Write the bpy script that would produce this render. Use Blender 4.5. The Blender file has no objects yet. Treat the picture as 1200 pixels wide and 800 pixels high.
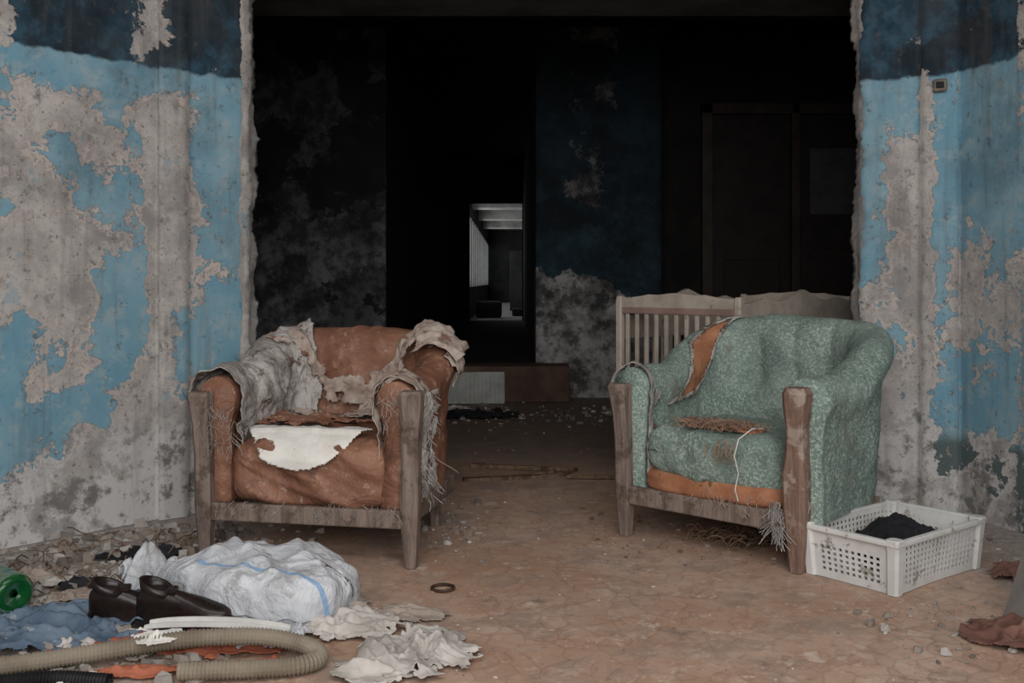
import bpy, bmesh, math, random
from mathutils import Vector, noise, Matrix
S = bpy.context.scene
try: S.view_settings.view_transform='Standard'
except Exception: pass
def C(r,g,b):
    f=lambda v:(v/255/12.92 if v/255<=.04045 else ((v/255+.055)/1.055)**2.4)
    return (f(r),f(g),f(b),1)
def fb(x,y,z,o=4):
    v=0;a=.5
    for i in range(o):
        v+=a*noise.noise(Vector((x,y,z))*(2**i)+Vector((i*7.3,i*3.1,0)));a*=.5
    return v
# ---------------------------------------------------------------- materials
class N:
    def __init__(s,name,rough=.8,metal=0):
        s.m=bpy.data.materials.new(name);s.m.use_nodes=True;s.nt=s.m.node_tree
        s.b=s.nt.nodes['Principled BSDF'];s.b.inputs['Roughness'].default_value=rough
        s.b.inputs['Metallic'].default_value=metal
        s.b.inputs['Specular IOR Level'].default_value=.25
        s.co=s.nt.nodes.new('ShaderNodeTexCoord').outputs['Object']
        s.h=None
    def lk(s,a,b): s.nt.links.new(a,b)
    def put(s,inp,v):
        if isinstance(v,bpy.types.NodeSocket): s.lk(v,inp)
        elif v is not None: inp.default_value=v
    def scale(s,v):
        n=s.nt.nodes.new('ShaderNodeMapping');s.lk(s.co,n.inputs[0]);n.inputs['Scale'].default_value=v;return n.outputs[0]
    def noise(s,sc,det=5,ro=.6,vec=None,dist=0):
        n=s.nt.nodes.new('ShaderNodeTexNoise');s.lk(vec or s.co,n.inputs['Vector'])
        n.inputs['Scale'].default_value=sc;n.inputs['Detail'].default_value=det;n.inputs['Roughness'].default_value=ro
        n.inputs['Distortion'].default_value=dist
        return n.outputs[0]
    def voro(s,sc,feature='F1',vec=None,out=0):
        n=s.nt.nodes.new('ShaderNodeTexVoronoi');n.feature=feature;s.lk(vec or s.co,n.inputs['Vector']);n.inputs['Scale'].default_value=sc
        return n.outputs[out]
    def attr(s,name):
        n=s.nt.nodes.new('ShaderNodeAttribute');n.attribute_name=name;return n.outputs['Fac']
    def step(s,v,a,b,inv=False):
        n=s.nt.nodes.new('ShaderNodeMapRange');n.interpolation_type='SMOOTHSTEP';s.put(n.inputs[0],v)
        n.inputs[1].default_value=a;n.inputs[2].default_value=b
        n.inputs[3].default_value=1 if inv else 0;n.inputs[4].default_value=0 if inv else 1
        return n.outputs[0]
    def math(s,op,a,b=None):
        n=s.nt.nodes.new('ShaderNodeMath');n.operation=op;s.put(n.inputs[0],a);s.put(n.inputs[1],b);return n.outputs[0]
    def mix(s,f,a,b,mode='MIX'):
        n=s.nt.nodes.new('ShaderNodeMix');n.data_type='RGBA';n.blend_type=mode
        s.put(n.inputs[0],f);s.put(n.inputs[6],a);s.put(n.inputs[7],b);return n.outputs[2]
    def xyz(s):
        n=s.nt.nodes.new('ShaderNodeSeparateXYZ');s.lk(s.co,n.inputs[0]);return n.outputs
    def col(s,c): s.put(s.b.inputs['Base Color'],c)
    def bump(s,h,st=.3,d=.01):
        n=s.nt.nodes.new('ShaderNodeBump');n.inputs['Strength'].default_value=st;n.inputs['Distance'].default_value=d
        s.lk(h,n.inputs['Height'])
        if s.h: s.lk(s.h,n.inputs['Normal'])
        s.h=n.outputs[0];s.lk(s.h,s.b.inputs['Normal'])
def simple(name,c1,c2,sc=6,rough=.8,bs=40,bst=.3,bd=.005,lo=.35,hi=.65,c3=None,sc3=20,t3=.62,det=6):
    m=N(name,rough);n1=m.noise(sc,det,.65);col=m.mix(m.step(n1,lo,hi),c1,c2)
    if c3: col=m.mix(m.step(m.noise(sc3,6,.7),t3,t3+.05),col,c3)
    m.col(col);m.bump(m.noise(bs,5,.6),bst,bd);return m.m
def wallmat(name,dark=1.0,band=True):
    m=N(name,.88)
    D=lambda r,g,b:C(r*dark,g*dark,b*dark)
    n1=m.noise(5.5,12,.74,dist=.25);n3=m.noise(38,4,.6);nb=m.noise(17,8,.7);n2=m.noise(1.7,8,.6)
    p=m.math('ADD',m.attr('paint'),m.math('MULTIPLY',m.math('SUBTRACT',n1,.52),2.7))
    p=m.math('ADD',p,m.math('MULTIPLY',m.math('SUBTRACT',nb,.5),1.0))
    mask=m.step(p,.49,.51);edge=m.step(p,.26,.33)
    n4=m.noise(9,8,.7);n5=m.noise(3.3,8,.65)
    pl=m.mix(m.step(n4,.35,.65),D(152,146,142),D(176,170,165))
    pl=m.mix(m.math('MULTIPLY',m.step(n5,.50,.64),.8),pl,D(132,128,126))
    pl=m.mix(m.math('MULTIPLY',m.step(nb,.56,.64),.6),pl,D(116,110,105))
    pl=m.mix(m.step(m.noise(60,3,.6),.62,.7),pl,D(112,104,98))
    pl=m.mix(m.math('MULTIPLY',m.step(m.noise(7,10,.75),.58,.61),.6),pl,D(124,146,156))
    prim=m.mix(m.step(n4,.4,.6),D(182,170,162),D(164,157,154))
    pl=m.mix(m.math('MULTIPLY',edge,m.step(n2,.40,.5)),pl,prim)
    x,y,z=m.xyz()
    low=m.step(m.math('ADD',z,m.math('MULTIPLY',m.math('SUBTRACT',n5,.5),.9)),.2,.6,True)
    pl=m.mix(m.math('MULTIPLY',low,m.step(n1,.42,.52)),pl,D(186,183,181))
    pl=m.mix(m.math('MULTIPLY',low,m.math('MULTIPLY',m.step(n4,.50,.60),.9)),pl,D(104,101,99))
    pl=m.mix(m.math('MULTIPLY',m.step(z,.35,.0,False),0.0),pl,pl)
    bl=m.mix(m.step(n5,.35,.65),D(102,142,160),D(122,154,167))
    bl=m.mix(m.math('MULTIPLY',m.step(m.noise(14,6,.7),.5,.64),.8),bl,D(140,157,162))
    zz=m.math('ADD',z,m.math('MULTIPLY',m.math('SUBTRACT',m.noise(11,4,.6),.5),.06))
    bd_=m.mix(m.step(n4,.4,.6),D(28,52,66),D(48,76,92))
    bd_=m.mix(m.math('MULTIPLY',m.step(n5,.44,.56),.8),bd_,D(24,31,37))
    bl=m.mix(m.step(zz,1.890,1.908),bl,bd_)
    lowp=m.math('MULTIPLY',m.step(m.math('ADD',z,m.math('MULTIPLY',m.math('SUBTRACT',n4,.5),.1)),.30,.36,True),m.step(x,0,.1))
    bl=m.mix(m.math('MULTIPLY',lowp,.9),bl,D(76,86,84))
    col=m.mix(mask,pl,bl)
    st=m.step(m.noise(4,6,.6,m.scale((4,4,.35))),.50,.72)
    col=m.mix(m.math('MULTIPLY',st,.38),col,D(84,81,78))
    soot=m.math('MULTIPLY',m.step(m.noise(2.6,9,.7),.42,.66),m.step(z,.5,2.1))
    col=m.mix(m.math('MULTIPLY',soot,.55),col,D(64,65,66))
    col=m.mix(m.math('MULTIPLY',m.step(m.noise(26,6,.7),.58,.66),.55),col,D(76,73,70))
    m.col(col)
    m.bump(mask,.8,.005);m.bump(m.math('MULTIPLY',n4,edge),.5,.006);m.bump(n3,.35,.004);return m.m
M_wall=wallmat('peeling_blue_paint')
def soot_shade_wall(name,base,teal,p1,p2,sk=.6):  # mottled soot, plus the dim inner room's shade darkened into the colours
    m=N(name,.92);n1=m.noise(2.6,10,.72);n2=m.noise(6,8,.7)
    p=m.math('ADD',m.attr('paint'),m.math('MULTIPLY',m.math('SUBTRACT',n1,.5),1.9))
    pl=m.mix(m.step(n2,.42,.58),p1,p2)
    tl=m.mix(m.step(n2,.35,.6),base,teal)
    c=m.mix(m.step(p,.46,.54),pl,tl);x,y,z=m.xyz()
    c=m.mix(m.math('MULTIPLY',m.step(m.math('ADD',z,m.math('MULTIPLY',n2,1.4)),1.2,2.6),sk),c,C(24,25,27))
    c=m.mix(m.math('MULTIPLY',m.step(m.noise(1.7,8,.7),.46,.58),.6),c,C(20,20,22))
    m.col(c);m.bump(n2,.6,.02);return m.m
M_inner=soot_shade_wall('sooty_shaded_teal',C(46,72,82),C(32,50,59),C(160,157,154),C(88,86,85),.62)
M_sootshade=soot_shade_wall('soot_shade_plaster',C(36,38,41),C(48,50,53),C(122,122,124),C(72,73,76),.6)
M_black=simple('shade_black',C(14,14,15),C(26,25,25),3,.95)  # near-black colour carries the darkness of the unlit corridor
M_rec=simple('shade_brown_recess',C(24,22,21),C(36,33,31),3,.95)  # brown wall colour lowered to hold the shade of the recess
M_bceil=simple('shade_black_ceiling',C(9,9,10),C(16,16,16),3,.95)  # blackened so the inner ceiling stays in painted-in shade
M_ceil=simple('old_whitewash',C(150,148,144),C(190,188,182),3,.9)
# floor
def floormat():
    m=N('worn_painted_floor',.62)
    n1=m.noise(1.6,9,.62);n2=m.noise(7,9,.7);n3=m.noise(30,6,.65);n4=m.noise(.9,6,.6)
    c=m.mix(m.step(n1,.36,.64),C(166,134,113),C(184,158,141))
    c=m.mix(m.math('MULTIPLY',m.step(n2,.5,.6),.8),c,C(160,124,102))
    c=m.mix(m.math('MULTIPLY',m.step(n2,.58,.64),.7),c,C(202,186,173))
    c=m.mix(m.math('MULTIPLY',m.step(n3,.56,.68),.55),c,C(136,114,100))
    c=m.mix(m.math('MULTIPLY',m.step(m.noise(3.2,10,.75),.5,.58),.6),c,C(142,123,111))
    c=m.mix(m.math('MULTIPLY',m.step(m.noise(11,8,.75),.55,.6),.6),c,C(188,168,153))
    c=m.mix(m.math('MULTIPLY',m.step(m.noise(45,4,.7),.64,.7),.8),c,C(204,195,184))
    c=m.mix(m.math('MULTIPLY',m.step(m.noise(5,9,.75),.6,.64),.6),c,C(116,98,88))
    vd=m.nt.nodes.new('ShaderNodeVectorMath');vd.operation='ADD';m.lk(m.co,vd.inputs[0])
    nn=m.nt.nodes.new('ShaderNodeTexNoise');nn.inputs['Scale'].default_value=9;m.lk(m.co,nn.inputs['Vector'])
    vs=m.nt.nodes.new('ShaderNodeVectorMath');vs.operation='SCALE';m.lk(nn.outputs['Color'],vs.inputs[0]);vs.inputs['Scale'].default_value=.04;m.lk(vs.outputs[0],vd.inputs[1])
    cr=m.step(m.voro(12,'DISTANCE_TO_EDGE',vd.outputs[0]),.0,.05,True)
    cr=m.math('MULTIPLY',cr,m.step(n4,.3,.55))
    cell=m.step(m.voro(12,'F1',vd.outputs[0],1),.5,.7)
    c=m.mix(m.math('MULTIPLY',cell,.15),c,C(120,96,82))
    c=m.mix(m.math('MULTIPLY',cr,.35),c,C(100,80,68))
    x,y,z=m.xyz()
    dust=m.step(m.math('ADD',m.math('MULTIPLY',x,-1),m.math('MULTIPLY',m.math('SUBTRACT',n2,.5),1.6)),.85,1.5)
    dust2=m.step(m.math('ADD',x,m.math('MULTIPLY',m.math('SUBTRACT',n2,.5),1.2)),1.45,2.0)
    c=m.mix(m.math('MULTIPLY',m.math('MAXIMUM',dust,dust2),.85),c,m.mix(m.step(n3,.4,.6),C(122,116,112),C(158,152,147)))
    depth_shade=m.step(m.math('ADD',y,m.math('MULTIPLY',m.math('SUBTRACT',n1,.5),1.5)),4.5,6.2)  # light falloff towards the back, painted into the floor colour
    c=m.mix(m.math('MULTIPLY',depth_shade,.75),c,m.mix(m.step(n2,.4,.6),C(84,74,68),C(112,99,90)))
    m.col(c);m.b.inputs['Specular IOR Level'].default_value=.3
    mr=m.nt.nodes.new('ShaderNodeMapRange');m.lk(n2,mr.inputs[0]);mr.inputs[3].default_value=.42;mr.inputs[4].default_value=.8;m.lk(mr.outputs[0],m.b.inputs['Roughness'])
    m.bump(n2,.4,.008);m.bump(n3,.4,.003)
    return m.m
M_floor=floormat()
# ---------------------------------------------------------------- mesh helpers
def obj(name,verts,faces,mat,smooth=True,parent=None,attrs=None):
    me=bpy.data.meshes.new(name);me.from_pydata([tuple(v) for v in verts],[],faces);me.validate();me.update()
    if mat: me.materials.append(mat)
    if smooth: me.polygons.foreach_set('use_smooth',[True]*len(me.polygons))
    if attrs:
        for k,vals in attrs.items():
            a=me.attributes.new(k,'FLOAT','POINT');a.data.foreach_set('value',vals)
    o=bpy.data.objects.new(name,me);S.collection.objects.link(o)
    if parent: o.parent=parent
    return o
def empty(name,loc,rz=0):
    e=bpy.data.objects.new(name,None);e.location=loc;e.rotation_euler=(0,0,math.radians(rz));e.empty_display_size=.1
    S.collection.objects.link(e);return e
def box(name,lo,hi,mat,parent=None,bev=0,rot=None,loc=None,jit=0,seg=2):
    bm=bmesh.new();bmesh.ops.create_cube(bm,size=1)
    for v in bm.verts:
        v.co=Vector([(lo[i]+hi[i])/2+v.co[i]*(hi[i]-lo[i]) for i in range(3)])
    if jit:
        for v in bm.verts: v.co+=Vector([random.uniform(-jit,jit) for _ in range(3)])
    if bev: bmesh.ops.bevel(bm,geom=bm.edges[:],offset=bev,segments=seg,affect='EDGES',profile=.5)
    me=bpy.data.meshes.new(name);bm.to_mesh(me);bm.free();me.materials.append(mat)
    o=bpy.data.objects.new(name,me);S.collection.objects.link(o)
    if loc: o.location=loc
    if rot: o.rotation_euler=rot
    if parent:o.parent=parent
    return o
def solid(o,t,off=0):
    m=o.modifiers.new('s','SOLIDIFY');m.thickness=t;m.offset=off;return o
def loft(name,st,mat,parent=None,bev=.2):
    V=[];F=[]
    for (cx,cy,z,w,d) in st:
        b=min(w,d)*bev
        for (a,c) in [(-w/2+b,-d/2),(w/2-b,-d/2),(w/2,-d/2+b),(w/2,d/2-b),(w/2-b,d/2),(-w/2+b,d/2),(-w/2,d/2-b),(-w/2,-d/2+b)]:
            V.append((cx+a,cy+c,z))
    for i in range(len(st)-1):
        for k in range(8):
            a=i*8+k;b=i*8+(k+1)%8;F.append((a,b,b+8,a+8))
    F.append(tuple(range(7,-1,-1)));n=(len(st)-1)*8;F.append(tuple(range(n,n+8)))
    return obj(name,V,F,mat,False,parent)
def threads(name,lst,mat,r=.0012,parent=None):
    cu=bpy.data.curves.new(name,'CURVE');cu.dimensions='3D';cu.bevel_depth=r;cu.bevel_resolution=1
    for pts in lst:
        sp=cu.splines.new('POLY');sp.points.add(len(pts)-1)
        for i,p in enumerate(pts): sp.points[i].co=(p[0],p[1],p[2],1)
    cu.materials.append(mat);o=bpy.data.objects.new(name,cu);S.collection.objects.link(o)
    if parent:o.parent=parent
    return o
def hang(p,l,seed,sw=.3,minz=.004):
    r=random.Random(seed);x,y,z=p;pts=[(x,y,z)];dx=r.uniform(-1,1)*sw;dy=r.uniform(-1,1)*sw*.5-.1
    for i in range(5):
        x+=dx*l/5;y+=dy*l/5;z-=l/5*r.uniform(.7,1.1);dx+=r.uniform(-.4,.4)*sw*2
        pts.append((x,y,max(z,minz)))
    return pts
def puffy(name,size,mat,parent=None,n=18,e=5,loc=(0,0,0),fn=None,rot=None):
    bm=bmesh.new();bmesh.ops.create_cube(bm,size=2)
    bmesh.ops.subdivide_edges(bm,edges=bm.edges[:],cuts=n,use_grid_fill=True)
    for v in bm.verts:
        p=v.co;m=max(abs(p.x),abs(p.y),abs(p.z));k=(abs(p.x)**e+abs(p.y)**e+abs(p.z)**e)**(1/e)
        q=p*(m/k);v.co=Vector((q.x*size[0]/2,q.y*size[1]/2,q.z*size[2]/2))
        if fn: v.co=Vector(fn(v.co,q))
    me=bpy.data.meshes.new(name);bm.to_mesh(me);bm.free();me.materials.append(mat)
    me.polygons.foreach_set('use_smooth',[True]*len(me.polygons))
    o=bpy.data.objects.new(name,me);o.location=loc;S.collection.objects.link(o)
    if rot:o.rotation_euler=rot
    if parent:o.parent=parent
    return o
def lerp(a,b,t):return a+(b-a)*t
def ss(a,b,x):
    t=max(0,min(1,(x-a)/(b-a)));return t*t*(3-2*t)
def ridge(x,y,z,o=3):
    v=0;a=.55
    for i in range(o):
        v+=a*(1-min(1,abs(noise.noise(Vector((x,y,z))*(2**i)+Vector((i*5.1,3*i,i))))*2.6));a*=.5
    return v
# ---------------------------------------------------------------- walls
def sample(rows,c,r):
    c=max(0,min(len(rows[0])-1.001,c));r=max(0,min(len(rows)-1.001,r));i=int(c);j=int(r);fc=c-i;fr=r-j
    g=lambda a,b:int(rows[b][a])/9
    return lerp(lerp(g(i,j),g(i+1,j),fc),lerp(g(i,j+1),g(i+1,j+1),fc),fr)
Lmap=["797999996059999","169999990447999","799999977999799","623225543012479","212662234001688","112466344001688",
"621146655001366","000013567002379","100002689103457","332012799206699","996335999305799","983137893206689",
"996889840103345","786642200001122","200000000000111","000000000000000","000000000000000"]
Rmap=["9999999999","9998799999","9998084999","9987079999","9842079999","8721088899","9621086788","9732076556",
"6632073235","6542042222","3554063356","3333067667","2223057788","1111034444","1111044544","0000033333","0000011111"]
def Lpaint(u,z):
    c=u/.64*9.35 if u<.64 else 9.35+(u-.64)/.396*5.15
    if u<0: return .5+.5*fb(u*2,z*2,3)
    return sample(Lmap,c,(2.12-z)/.136)
def Rpaint(u,z):
    if u>.8: return .6+.5*fb(u*2,z*2,3)
    xs=[(0,0),(.24,3.4),(.40,5.8),(.745,9.5),(9,9.5)]
    for a,b in zip(xs,xs[1:]):
        if u<=b[0]: c=lerp(a[1],b[1],(u-a[0])/(b[0]-a[0]));break
    return sample(Rmap,c,(2.12-z)/.136)
def polywall(name,pts,z0,z1,mat,pf,u0=0,step=.03,rag=None,usgn=1):
    cols=[];u=u0
    for a,b in zip(pts,pts[1:]):
        L=math.dist(a,b);n=max(1,int(L/step))
        for i in range(n+(1 if b is pts[-1] else 0)):
            t=i/n;cols.append((lerp(a[0],b[0],t),lerp(a[1],b[1],t),u+L*t*usgn))
        u+=L*usgn
    nz=int((z1-z0)/(step*.6 if rag else step));V=[];P=[];F=[]
    for (x,y,uu) in cols:
        for j in range(nz+1):
            z=z0+(z1-z0)*j/nz;dx=dy=0
            if rag: dx,dy=rag(x,y,z)
            dd=fb(x*5+y,z*5,5)*.004
            V.append((x+dx,y+dy+dd,z));P.append(pf(uu,z))
    for i in range(len(cols)-1):
        for j in range(nz):
            a=i*(nz+1)+j;F.append((a,a+nz+1,a+nz+2,a+1))
    return obj(name,V,F,mat,True,None,{'paint':P})
def jag(z,s):
    v=noise.noise(Vector((z*6,s,0)));w_=noise.noise(Vector((z*38,s,5)));u_=noise.noise(Vector((z*85,s,2)))
    return .012*ss(.1,.2,v)-.008*ss(-.15,-.25,v)+.008*max(0,w_)*2*ss(-.3,.3,v)+.008*u_
def ragL(x,y,z):
    d=math.dist((x,y),(-1.18,4.45)) if y<4.5 else 0
    if y>4.7 or x<-1.3: return 0,0
    k=max(0,1-d/.03);return jag(z,1+int(y*40)*.3)*k,jag(z,4)*.5*k
def ragR(x,y,z):
    d=math.dist((x,y),(1.563,4.45)) if y<4.5 else 0
    if x>1.7: return 0,0
    k=max(0,1-d/.03);return (jag(z,9+int(y*40)*.3)*1.2-.014*ss(1.2,.4,z))*k,jag(z,14)*.5*k
Lp=[(-3,-2),(-3,1.5),(-2.6,2.95),(-1.91,3.72),(-1.487,4.2),(-1.478,4.168),(-1.385,4.243),(-1.39,4.283),(-1.18,4.45),(-1.18,4.57),(-3.2,4.57)]
ul=-sum(math.dist(a,b) for a,b in zip(Lp[:3],Lp[1:4]))
def LP2(u,z):
    if u>1.06: return .1
    return Lpaint(u,z)
polywall('wall_left',Lp,0,3.2,M_wall,LP2,ul,rag=ragL,step=.022)
Rp=[(3.2,4.57),(1.563,4.57),(1.563,4.45),(1.79,4.37),(1.785,4.335),(1.915,4.265),(1.925,4.30),(2.03,3.95),(2.3,3.3),(2.6,2),(2.6,-2)]
ur=-(math.dist(Rp[0],Rp[1])+.12)
def RP2(u,z): return .1 if u<-.01 else Rpaint(u,z)
polywall('wall_right',Rp,0,3.2,M_wall,RP2,ur,rag=ragR,step=.022)
# floor
def gridfloor(name,x0,x1,y0,y1,z,mat,st=.06,amp=.004):
    nx=int((x1-x0)/st);ny=int((y1-y0)/st);V=[];F=[]
    for i in range(nx+1):
        for j in range(ny+1):
            x=lerp(x0,x1,i/nx);y=lerp(y0,y1,j/ny);V.append((x,y,z-.002-abs(fb(x*2,y*2,1))*amp))
    for i in range(nx):
        for j in range(ny):
            a=i*(ny+1)+j;F.append((a,a+ny+1,a+ny+2,a+1))
    return obj(name,V,F,mat)
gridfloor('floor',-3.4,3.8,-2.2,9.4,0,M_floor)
box('ceiling',(-3.2,-2.2,3.2),(3.6,5.2,3.35),M_ceil)
box('ceiling_inner',(-3.3,5.2,3.2),(3.7,18.1,3.35),M_bceil)
box('lintel_beam',(-3.2,4.47,2.4),(3.5,5.25,3.2),simple('dark_lintel',C(52,50,50),C(72,69,67),3,.9,20,.5,.01))
box('wall_rear',(-3.1,-2.2,0),(3.1,-2,.8),M_ceil)
box('trim_1',(-3.1,-2.2,2.95),(3.1,-2,3.2),M_ceil)
M_win=simple('window_paint',C(180,178,170),C(200,198,190))
w=empty('window_1',(0,-2.1,0))
for i,x in enumerate((-2.9,-1.45,0,1.45,2.9)): box('mullion_%d'%i,(x-.05,-.05,.8),(x+.05,.05,2.95),M_win,w)
box('sill',(-2.9,-.12,.8),(2.9,.12,.85),M_win,w)
# inner room
def pnoise(bias,s=1): return lambda u,z: bias+.5*fb(u*s,z*s,2)
def pillar(u,z): return .95-1.0*ss(1.25,.85,z+.25*fb(u*3,z*3,1)+.35*ss(.5,1.0,u))+.15*fb(u*3,z*3,4)-.42*math.exp(-((u-.5)/.34)**2)*ss(1.35,1.8,z)
def innl(u,z): return .75-.6*ss(.25,.6,fb(u*1.1,z*1.1,5)+.42)-.2*ss(1.4,.6,z)
polywall('wall_inner_left',[(-3.2,4.57),(-3.2,8.6),(-1.09,8.6)],0,3.2,M_sootshade,innl,step=.08)
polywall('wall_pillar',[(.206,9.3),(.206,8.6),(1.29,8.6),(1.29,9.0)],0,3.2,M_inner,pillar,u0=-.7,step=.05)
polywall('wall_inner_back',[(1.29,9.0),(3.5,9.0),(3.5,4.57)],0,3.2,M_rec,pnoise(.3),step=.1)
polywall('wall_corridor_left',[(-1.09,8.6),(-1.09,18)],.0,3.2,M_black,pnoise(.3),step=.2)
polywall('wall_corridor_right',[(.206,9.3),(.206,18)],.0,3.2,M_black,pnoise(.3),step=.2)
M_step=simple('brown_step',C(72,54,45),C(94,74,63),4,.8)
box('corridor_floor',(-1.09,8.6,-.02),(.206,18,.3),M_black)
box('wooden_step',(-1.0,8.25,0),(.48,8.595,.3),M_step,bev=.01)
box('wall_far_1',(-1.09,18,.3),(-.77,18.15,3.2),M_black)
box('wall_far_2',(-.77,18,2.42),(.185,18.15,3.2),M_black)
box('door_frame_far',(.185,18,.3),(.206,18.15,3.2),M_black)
M_gal=simple('gallery_plaster',C(70,70,69),C(92,92,90),2,.9)
M_galf=simple('gallery_floor',C(120,118,112),C(150,148,144),2,.4)
M_gald=simple('gallery_dark',C(40,40,40),C(56,56,55),2,.9)
box('gallery_floor',(-.9,18.15,.1),(1.6,34,.3),M_galf)
box('gallery_ceiling',(-.9,18.15,2.75),(1.6,34,2.9),M_gal)
for i in range(3): box('gallery_beam'+('' if i==0 else '.%03d'%i),(-.78,19.5+i*3.6,2.45),(1.5,20.1+i*3.6,2.75),M_ceil)
box('wall_gallery_right',(1.5,18.15,.3),(1.6,34,2.75),M_gald)
box('wall_gallery_end',(-.9,33.8,.3),(1.6,34,2.75),M_gald)
box('wall_gallery_left_1',(-.9,18.15,.3),(-.8,34,.9),M_gald)
box('wall_gallery_left_2',(-.9,18.15,2.25),(-.8,34,2.75),M_gal)
gw=empty('window_2',(-.85,0,0))
for i in range(14): box('gmullion_%d'%i,(-.05,18.4+i*1.15,.9),(.05,18.72+i*1.15,2.25),M_win,gw)
box('cupboard',(-.05,24,.3),(.45,24.6,1.75),M_gald,bev=.01)
box('dark_lump',(-.7,19.2,.3),(-.2,19.8,.62),M_black,bev=.06,seg=4)  # plain boxes standing in for an unidentified dark shape
box('dark_lump.001',(.0,20.2,.3),(.5,20.8,.45),M_black,bev=.03)
M_dwood=simple('dark_door_wood',C(46,37,33),C(62,51,45),5,.7)
M_leaf=simple('dark_door_leaf',C(30,25,23),C(42,35,32),5,.7)
d=empty('door_1',(2.45,8.93,0))
box('frame_l',(-.75,-.04,0),(-.65,.06,2.6),M_dwood,d,.01);box('frame_r',(.85,-.04,0),(.95,.06,2.6),M_dwood,d,.01)
box('frame_m',(.05,-.04,0),(.13,.06,2.6),M_dwood,d,.01);box('frame_t',(-.75,-.04,2.5),(.95,.06,2.6),M_dwood,d,.01)
box('leaf_a',(-.65,0,0),(.05,.05,2.5),M_leaf,d,.01);box('leaf_b',(.13,0,0),(.85,.05,2.5),M_leaf,d,.01)
box('panel_a',(-.55,-.015,.2),(-.05,0,1.2),M_leaf,d,.01);box('panel_b',(.22,-.015,.2),(.74,0,1.3),M_leaf,d,.01)
box('pane',(.22,-.02,1.6),(.72,0,2.2),simple('dusty_pane',C(64,63,63),C(78,76,76)),d,.01)
# ---------------------------------------------------------------- armchairs
def wood(name,c1,c2,c3):
    m=N(name,.75);v=m.scale((14,14,1.3));n1=m.noise(3,8,.7,v);n2=m.noise(12,6,.7)
    c=m.mix(m.step(n1,.35,.65),c1,c2);c=m.mix(m.math('MULTIPLY',m.step(n2,.52,.62),.8),c,c3)
    m.col(c);m.bump(n1,.6,.006);m.bump(n2,.4,.003);return m.m
M_wgrey=wood('weathered_grey_wood',C(98,85,78),C(134,118,108),C(80,66,57))
M_wbrown=wood('weathered_brown_wood',C(104,80,69),C(134,110,97),C(156,142,131))
def leather():
    m=N('worn_brown_leatherette',.55);n1=m.noise(4,8,.65);n2=m.noise(16,8,.7);n3=m.noise(70,3,.6)
    c=m.mix(m.step(n1,.35,.65),C(116,79,62),C(142,102,82));c=m.mix(m.math('MULTIPLY',m.step(n2,.54,.66),.6),c,C(166,133,114))
    c=m.mix(m.math('MULTIPLY',m.step(m.noise(7,8,.7),.55,.63),.7),c,C(88,62,52))
    c=m.mix(m.math('MULTIPLY',m.step(m.noise(22,8,.75),.6,.64),.6),c,C(178,160,148));m.col(c)
    m.bump(m.noise(9,4,.6,dist=1.2),.6,.025);m.bump(n3,.3,.002);return m.m
M_lea=leather()
M_bat=simple('torn_batting',C(130,123,118),C(180,174,169),9,.95,60,.8,.012,c3=C(104,89,81),sc3=11,t3=.55)
M_beige=simple('torn_beige_lining',C(136,118,108),C(176,162,151),10,.95,50,.7,.008,c3=C(112,84,70),sc3=16,t3=.56)
M_white=simple('white_lining',C(205,200,192),C(222,218,212),8,.9,40,.4,.006,c3=C(170,152,138),sc3=12,t3=.6)
def green():
    m=N('worn_green_upholstery',.95);n1=m.noise(3.5,8,.6);n2=m.noise(85,4,.7);n3=m.noise(180,2,.6)
    c=m.mix(m.step(n1,.35,.65),C(108,126,117),C(134,150,141));c=m.mix(m.math('MULTIPLY',m.step(n2,.46,.60),.75),c,C(172,183,174))
    c=m.mix(m.math('MULTIPLY',m.step(n3,.5,.62),.55),c,C(78,94,88));c=m.mix(m.math('MULTIPLY',m.step(m.noise(8,8,.7),.56,.66),.6),c,C(114,112,99))
    c=m.mix(m.math('MULTIPLY',m.step(m.noise(2.2,6,.6),.5,.64),.45),c,C(84,100,94));m.col(c)
    m.bump(n2,.8,.006);m.bump(m.noise(9,5,.6,dist=.8),.6,.025);return m.m
M_grn=green()
M_foam=simple('orange_brown_backing',C(140,92,66),C(168,118,88),8,.85,40,.5,.006,c3=C(106,72,54),sc3=14,t3=.6)
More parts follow.
